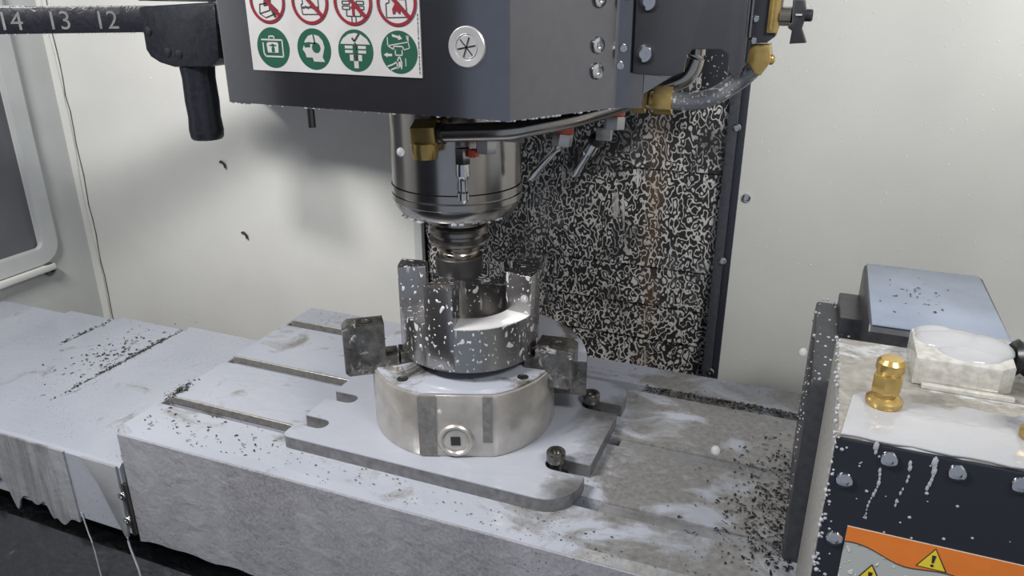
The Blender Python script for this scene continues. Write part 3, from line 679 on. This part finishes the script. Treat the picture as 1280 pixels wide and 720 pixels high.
MB().lathe([(.006, 0), (.007, .001), (.007, .009), (.005, .010)], seg=16, mat=axis_mat((-.0415, .652, .4540), (1, 0, 0))).build('brass_stub', 'bronze_steel', NB)
BN = MB().prism([(-.0325, .4660), (-.0240, .4660), (-.0225, .4600), (-.0215, .4570), (-.0230, .4480), (-.0235, .4455), (-.0190, .4355), (-.0310, .4345), (-.0305, .4440), (-.0335, .4460), (-.0335, .4490), (-.0315, .4500)], .646, .660, 'y', .0012).build('black_nozzle', 'black', NB)
MB().lathe([(.0045, 0), (.0045, .006), (.0035, .007)], seg=14, mat=axis_mat((-.024, .653, .4550), (1, 0, 0))).build('nozzle_tip', 'rubber', BN)
MB().box(-.0290, -.0245, .6445, .6462, .4550, .4562).build('white_mark', 'sign', BN)

# ================================================================== COOLANT NOZZLES (red plastic seats with steel nuts)
def nozzle(p, d, label, dn=None, L=.03):
    p = Vector(p); d = Vector(d).normalized()
    t_ = thing('coolant_nozzle', label, 'coolant nozzle', p, 'coolant nozzles around the spindle')
    MB().lathe([(.0085, 0), (.0094, .001), (.0094, .007), (.0075, .009)], seg=16, mat=axis_mat(p, -d)).build('red_seat', 'red', t_)
    MB().prism(hexagon(.0098), 0, .012, 'z', .0010, axis_mat(p, d)).build('hex_nut', 'plug', t_)
    if dn is not None:
        q = p + d * .008; dn = Vector(dn).normalized()
        MB().lathe([(.0040, 0), (.0050, .002), (.0050, .008), (.0034, .011), (.0034, L * .8), (.0042, L * .85), (.0042, L), (.0020, L + .003)], seg=14, mat=axis_mat(q, dn)).build('spray_tip', 'chrome', t_)
    return t_
nozzle((-.2765, .629, .3470), (0, -.05, -1), 'red-seated coolant nut in front of the spindle under the pipe')
nozzle((-.2240, .690, .3460), (-.1, -.1, -1), 'red-seated coolant nozzle right of the spindle spraying down left', (-.62, -.1, -.78), .048)
nozzle((-.1765, .695, .3640), (0, -.1, -1), 'farthest red-seated coolant nut near the brass union')
n4 = thing('coolant_nozzle', 'slim chrome spray nozzle hanging on the spindle front', 'coolant nozzle', (-.299, .626, .288), 'coolant nozzles around the spindle')
MB().prism(hexagon(.0075), .3240, .3390, 'z', .001, Matrix.Translation((-.299, .626, 0))).build('hex_nut', 'steel', n4)
MB().lathe([(.0062, .3240), (.0066, .3200), (.0066, .3130), (.0048, .3105), (.0040, .3080), (.0040, .2985), (.0056, .2970), (.0056, .2905), (.0025, .2870)], (-.299, .626, 0), 18).build('spray_tip', 'chrome', n4)
MB().box(-.292, -.284, .622, .631, .331, .338, .001).build('red_seat', 'red', n4)
n5 = thing('coolant_nozzle', 'twin chrome spray tube angled down right of the spindle', 'coolant nozzle', (-.205, .705, .3), 'coolant nozzles around the spindle')
MB().lathe([(.0052, 0), (.0060, .002), (.0060, .012), (.0034, .015), (.0034, .030), (.0042, .032), (.0042, .038), (.002, .040)], seg=14, mat=axis_mat((-.198, .706, .336), (-.5, 0, -.86))).build('spray_tip', 'chrome', n5)
MB().ball((-.197, .706, .338), .0075, 2).build('ball_joint', 'black', n5)
MB().box(-.186, -.1785, .695, .704, .352, .360, .001).build('red_seat', 'red', n5)
MB().box(-.1945, -.180, .697, .704, .340, .352, .001).build('clear_block', 'connector', n5)
tagp = MB().box(-.2640, -.2425, .634, .6355, .3455, .3495).build('white_tag', 'sign', SH)

# ================================================================== TOOL CHANGER (upper left)
p0, p1 = Vector((-.965, .70)), Vector((-.826, .80)); dv = (p1 - p0).normalized(); nv = Vector((dv.y, -dv.x))
TC = thing('tool_carousel', 'black tool carousel rim with grey pocket numbers at upper left', 'tool carousel', (-.95, .72, .4165))
rim = []
for i in range(31):
    s_ = -.30 + .47 * i / 30 + .005; bend = -.35 * min(0, s_) ** 2
    q = p0 + dv * s_ - nv * (-bend); rim.append(q)
front = [tuple(q) for q in rim]; back = [tuple(q - nv * .018) for q in rim]
mb = MB(); mb.prism(front + back[::-1], .4165, .4485, 'z', .001); mb.build('rim', 'tool_arm', TC, ang=25)
mb = MB(); rr = random.Random(21)
for i in range(46):
    u = rr.uniform(-.02, .17); q = p0 + dv * u - nv * .004; mb.ball((q.x, q.y, .4490), rr.uniform(.001, .0022), 1, (1.6, 1.3, .6))
    q = p0 + dv * rr.uniform(-.02, .17); mb.ball((q.x, q.y, .4160), rr.uniform(.0006, .0014), 1, (1.6, 1.3, .6))
tag(mb.build('coolant_beads', 'bead', TC), 'coolant drops along the rim', kind='stuff')
def text_mesh(txt, size, name, mat, parent, m, ext=.0004):
    cu = bpy.data.curves.new(name, 'FONT'); cu.body = txt; cu.size = size; cu.extrude = ext; cu.align_x = 'CENTER'; cu.resolution_u = 3
    ob = bpy.data.objects.new(name, cu); C.objects.link(ob)
    me = bpy.data.meshes.new_from_object(ob.evaluated_get(bpy.context.evaluated_depsgraph_get())); bpy.data.objects.remove(ob)
    me.transform(Matrix.Translation(-ORI[parent.name]) @ m); me.name = name; me.materials.clear(); me.materials.append(M[mat])
    o = bpy.data.objects.new(name, me); C.objects.link(o); o.parent = parent; return o
ang = atan2(dv.y, dv.x)
for txt, s_ in (('14', .013), ('13', .068), ('12', .123)):
    q = p0 + dv * (s_ - .002) + nv * .0003
    m = Matrix.Translation((q.x, q.y, .4215)) @ Matrix.Rotation(ang, 4, 'Z') @ Matrix.Rotation(pi / 2, 4, 'X') @ Matrix.Diagonal((.95, 1, 1, 1))
    text_mesh(txt, .0315, 'pocket_number', 'grey_letter', TC, m)
TP = thing('tool_pocket', 'black tool pocket with a stub hanging below the carousel rim', 'tool pocket', (-.768, .81, .28))
MB().prism([(-.832, .448), (-.832, .395), (-.826, .386), (-.812, .379), (-.790, .3745), (-.760, .3755), (-.735, .3765), (-.722, .380), (-.713, .388), (-.708, .452), (-.72, .454)], .792, .850, 'y', .004).build('body', 'tool_arm', TP)
MB().box(-.722, -.706, .795, .84, .428, .455, .002).build('side_lug', 'tool_arm', TP)
MB().lathe([(.0195, 0), (.0215, .003), (.0225, .012), (.0210, .03), (.0220, .05), (.0212, .08), (.0230, .10)], (-.774, .818, .279), 20).build('stub', 'tool_arm', TP)
for (x, z) in ((-.822, .418), (-.795, .393), (-.777, .391)): MB().lathe([(.006, 0), (.006, .002), (.003, .003)], seg=12, mat=axis_mat((x, .793, z), (0, -1, 0))).build('bolt', 'tool_arm', TP)
MB().box(-.84, -.70, .80, .86, .4545, .60, .002).build('carrier', 'head', TP)

# ================================================================== ROTARY UNIT (right)
RT = thing('rotary_unit', 'boxy fourth-axis rotary unit with black front cover and orange warning label', 'rotary unit', (.16, .58, 0))
bx0, bx1, by0, by1, bz = .033, .330, .430, .578, .230
MB().box(bx0, bx1, by0 + .004, by1, .0003, bz - .0012, .003).build('front_housing', 'rotary_side', RT)
MB().box(bx0 + .0015, bx1 - .0015, by0 + .004, by1 - .0015, bz - .0030, bz, .0012).build('top_cover', 'rotary', RT)
FC = MB().box(bx0 + .001, bx1 - .001, by0, by0 + .004, .0004, bz - .001, .0012).build('front_cover', 'rotary_black', RT)
for (x, z) in ((.0635, .222), (.0985, .222), (.1295, .222), (.0425, .202), (.0430, .159), (.0425, .10), (.17, .222)): screw((x, by0, z), (0, -1, 0), .0052, FC)
# body behind, standing on the table
MB().prism([(.595, .0004), (.785, .0004), (.790, .02), (.788, .165), (.778, .178), (.735, .180), (.60, .180), (.595, .172)], .0205, .060, 'x', .0025).build('face_plate', 'rotary_body', RT)
MB().prism([(.598, .0004), (.77, .0004), (.775, .15), (.75, .172), (.598, .172)], .0605, .31, 'x', .003).build('gear_body', 'rotary_body', RT)
MB().prism([(.700, .170), (.780, .165), (.780, .190), (.70, .196)], .040, .064, 'x', .002).build('neck', 'rotary_body', RT)
MO = MB().prism([(.632, .172), (.790, .172), (.792, .214), (.786, .220), (.636, .220), (.632, .215)], .0585, .161, 'x', .002).build('motor_box', 'rotary_body', RT)
MB().prism([(.0605, .634), (.1595, .634), (.1580, .788), (.0605, .788)], .2196, .2214, 'z', .0006).build('coolant_pool', 'pool_blue', MO)
# coolant sheet on the top cover
rr = random.Random(31); fpts = [(.036 + .29 * i / 30, .4335 + .0008 * sin(i * 1.9)) for i in range(31)] + [(.325 - .282 * i / 40, (.566 if i < 16 else .566 - .075 * min(1, (i - 16) / 12)) + .004 * sin(i * .9) + .003 * sin(i * 2.3)) for i in range(41)]
mb = MB(); mb.prism(fpts, bz - .0002, bz + .0012, 'z', .0005); mb.build('coolant_film', 'film_rotary', RT)
# brass air fitting
def air_fitting(x, y, label):
    t_ = thing('brass_fitting', label, 'brass fitting', (x, y, bz + .0012), 'brass fittings on the rotary unit')
    z0 = bz + .0012
    MB().lathe([(.0105, 0), (.0110, .001), (.0110, .004), (.0085, .006), (.0065, .007), (.0065, .010)], (x, y, z0), 22).build('flange', 'brass', t_)
    MB().prism(hexagon(.0092), z0 + .009, z0 + .022, 'z', .0012, Matrix.Translation((x, y, 0)) @ Matrix.Rotation(.3, 4, 'Z')).build('hex_body', 'brass', t_)
    MB().lathe([(.0070, 0), (.0085, .003), (.0085, .008), (.0065, .0105), (.0030, .011)], (x, y, z0 + .0215), 14).build('knurled_cap', 'brass', t_)
air_fitting(.0610, .480, 'tall brass fitting at the left of the rotary unit top')
air_fitting(.1440, .470, 'brass fitting cut by the right edge of the picture')
# clear grey connector block
CB = thing('connector_block', 'translucent grey connector block heaped with white foam on the rotary unit', 'connector', (.112, .548, bz))
MB().prism([(.0795, .517), (.129, .517), (.138, .525), (.1405, .570), (.086, .572), (.0795, .566)], bz + .0002, bz + .020, 'z', .0018).build('body', 'connector', CB)
MB().box(.0850, .1385, .512, .5168, bz + .0002, bz + .0035, .0008).build('foot_flange', 'connector', CB)
mb = MB()
for cx, cy, rx, ry, h in ((.106, .553, .0255, .0195, .006), (.122, .549, .0190, .0200, .006), (.096, .562, .0150, .0100, .006), (.113, .536, .0200, .0150, .004)):
    mb.ball((cx, cy, bz + .0195), 1, 3, (rx, ry, h))
mb.build('foam', 'film_rotary', CB)
# corrugated conduit
CN_ = thing('corrugated_conduit', 'black corrugated cable conduit entering the connector at the right edge', 'conduit', (.19, .56, bz + .012))
mb = MB(); rings = []
for i in range(60):
    rings.append((.0125 if i % 2 else .0105, i * .0028))
mb.lathe(rings, seg=20, mat=axis_mat((.1415, .556, bz + .0135), (1, .10, 0))); mb.build('tube', 'black', CN_, ang=20)
# warning label on the front cover
LB = MB().box(.0490, .2200, by0 - .0008, by0, .080, .1705).build('warning_label', 'label_grey', FC)
yL = by0 - .0008
wav = [(.049 + .171 * i / 40, .1595 - (.0075 if i > 9 else .0075 * (i / 9) ** 2 * (3 - 2 * i / 9)) + .0012 * sin(i * .6) * (i < 16)) for i in range(41)]
def lflat(pts, mat, layer, name):
    mb = MB(); mb.prism(pts, yL, yL - .0003 * layer, 'y'); return mb.build(name, mat, LB)
lflat([(.049, .1705)] + wav + [(.220, .1705)], 'orange', 1, 'orange_band')
mb = MB()
for i in range(40):
    mb.prism(seg_poly(*wav[i], *wav[i + 1], .0005), yL, yL - .0004, 'y')
mb.build('band_outline', 'ink', LB)
def tri(cx, zb, s_, r=0):
    h = s_ * .88
    lflat([(cx - s_ * .54, zb - s_ * .04), (cx + s_ * .54, zb - s_ * .04), (cx, zb + h + s_ * .07)], 'ink', 1.6, 'triangle_border')
    lflat([(cx - s_ * .47, zb), (cx + s_ * .47, zb), (cx, zb + h)], 'yellow', 2.2, 'yellow_triangle')
    lflat([(cx - s_ * .035, zb + h * .30), (cx + s_ * .035, zb + h * .30), (cx + s_ * .07, zb + h * .70), (cx - s_ * .07, zb + h * .70)], 'ink', 2.8, 'exclamation_stroke')
    lflat(circ(s_ * .06, 12, cx, zb + h * .16), 'ink', 2.8, 'exclamation_dot')
tri(.0975, .1545, .0155); tri(.0665, .1305, .0175)
# drops and runs on the black cover
mb = MB(); rr = random.Random(9)
def run(x, z0, z1, w0, dotted=False):
    n = int((z0 - z1) / .0028)
    for i in range(n):
        if dotted and i % 3 == 2: continue
        z = z0 + (z1 - z0) * i / n
        mb.ball((x + .0012 * sin(i * .5) - (z0 - z) * .05, by0 - .0002, z), w0 * rr.uniform(.6, 1.2) * (1 - .5 * i / n), 1, (1, .5, 2.2))
run(.0600, .2135, .176, .0011); run(.0745, .222, .186, .0012, True); run(.0865, .226, .205, .0017); run(.0555, .229, .2215, .002)
for i in range(70):
    u = rr.random() ** 2
    mb.ball((bx0 + .002 + u * .10, by0 - .0002, rr.uniform(.125, .228)), rr.uniform(.0004, .0013), 1, (1, .5, 1))
for i in range(60): mb.ball((bx0 + rr.uniform(.0005, .004), by0 + rr.uniform(-.0002, .002), rr.uniform(.10, .229)), rr.uniform(.0006, .0018), 1)
for i in range(70): mb.ball((rr.uniform(.0205, .06), rr.uniform(.60, .785), .1795), rr.uniform(.0006, .0018), 1)
for i in range(50): mb.ball((.0203, rr.uniform(.60, .785), rr.uniform(.03, .178)), rr.uniform(.0005, .0013), 1)
for i in range(60): mb.ball((bx0 + rr.uniform(-.0002, .003), rr.uniform(by0, by1), bz - rr.uniform(0, .002)), rr.uniform(.0006, .0016), 1)
tag(mb.build('coolant_beads', 'bead', RT), 'coolant drops and runs on the black cover', kind='stuff')

# ================================================================== CHIPS AND SMALL DEBRIS
def chip_bed(name, label, sampler, n, mat, seed, size=(.0015, .005)):
    r = random.Random(seed); bm = bmesh.new()
    for _ in range(n):
        x, y, z = sampler(r); L_ = r.uniform(*size); wd = L_ * r.uniform(.2, .45); a = r.uniform(0, 2 * pi); curl = r.uniform(.3, 1.6)
        vs = []
        for k in range(4):
            u = k / 3 - .5; px = L_ * u; h = L_ * .35 * curl * (1 - 4 * u * u) * .5 + .0003
            for s_ in (-1, 1):
                q = (px * cos(a) - s_ * wd / 2 * sin(a), px * sin(a) + s_ * wd / 2 * cos(a))
                vs.append(bm.verts.new((x + q[0], y + q[1], z + max(.0002, h + s_ * wd * .15))))
        for k in range(3): bm.faces.new((vs[2 * k], vs[2 * k + 1], vs[2 * k + 3], vs[2 * k + 2]))
    mb = MB(); mb.bm.free(); mb.bm = bm
    return tag(mb.build(name, mat), label, 'metal chips', kind='stuff')
def s_rot(r):
    u = abs(r.gauss(0, .035)); y = r.choice((r.gauss(.64, .03), r.gauss(.70, .05), r.uniform(.57, .78))); return (.031 - u if y < .578 or y > .6 else .03 - u, y, .0006)
chip_bed('metal_chips', 'dark steel chips heaped on the table against the rotary unit', s_rot, 800, 'chip', 1)
def s_slot(r): return (r.uniform(-.16, .05), .862 - abs(r.gauss(.004, .006)), .0004)
chip_bed('metal_chips', 'dark chips lining the rear table slot right of the chuck', s_slot, 320, 'chip', 2, (.002, .006))
def s_left(r):
    k = r.random()
    if k < .62: return (-.9165 - abs(r.gauss(0, .0045)), r.triangular(.60, .86, .80), -.0530 + abs(r.gauss(0, .0015)))
    if k < .8: return (r.gauss(-.96, .03), r.gauss(.76, .05), -.0532)
    return (-1.06 - abs(r.gauss(0, .008)), r.uniform(.75, .85), -.0565)
chip_bed('metal_chips', 'glinting chips along the seams of the left way cover', s_left, 1000, 'chip', 3, (.0015, .0065))
chip_bed('metal_chips', 'bright chip glints sprinkled over the left way cover', s_left, 260, 'chip_bright', 4, (.001, .0035))
def s_lt(r):
    k = r.random()
    if k < .45: return (r.gauss(-.703, .004), r.gauss(.632, .011), .0005)
    if k < .7: return (r.gauss(-.718, .006), r.uniform(.545, .60), -.0495)
    return (r.uniform(-.69, -.5), r.uniform(.545, .60), .0005)
chip_bed('metal_chips', 'small chips at the left end of the table slots', s_lt, 260, 'chip', 5, (.0015, .005))
def s_all(r): return (r.uniform(-.68, .02), r.choice((r.uniform(.54, .575), r.uniform(.83, .905))), .0005)
chip_bed('metal_chips', 'sparse fine chips strewn along the front and rear table edges', s_all, 260, 'chip', 6, (.001, .003))
# curled chips stuck on the rear wall
for (x, z, lab) in ((-.966, .179, 'upper curled chip stuck to the rear wall left of the spindle'), (-.939, .052, 'lower curled chip stuck to the rear wall left of the spindle')):
    mb = MB(); mb.tube([(x - .006, WY - .002, z + .003), (x - .001, WY - .004, z + .005), (x + .004, WY - .004, z + .001), (x + .005, WY - .003, z - .006)], .0022, 8)
    tag(mb.build('curled_chip', 'chip'), lab, 'metal chip', 'curled chips on the rear wall')

# ================================================================== COOLANT DROPS IN FLIGHT
for (x, y, z, r_, lab) in ((-.290, .50, .360, .0030, 'hazy coolant drop flying in front of the upper left of the spindle nose'),
        (.008, .40, .295, .0020, 'hazy coolant drop flying left of the rotary unit housing'),
        (-.035, .45, .191, .0030, 'hazy coolant drop flying above the right part of the table'),
        (-.190, .50, .256, .0030, 'hazy coolant drop flying before the right workpiece prong'),
        (-.266, .50, .141, .0020, 'hazy coolant drop flying in front of the chuck flat')):
    mb = MB(); mb.ball((x, y, z), r_, 3, (1, 1, 1.15)); tag(mb.build('coolant_drop', 'clear'), lab, 'coolant drop', 'coolant drops in flight')
# specks of swarf on the motor box pool
def s_pool(r): return (r.gauss(.100, .012), r.gauss(.705, .022), .2215)
chip_bed('metal_chips', 'dark specks of swarf on the bluish coolant pool of the motor box', s_pool, 34, 'chip', 8, (.001, .004))
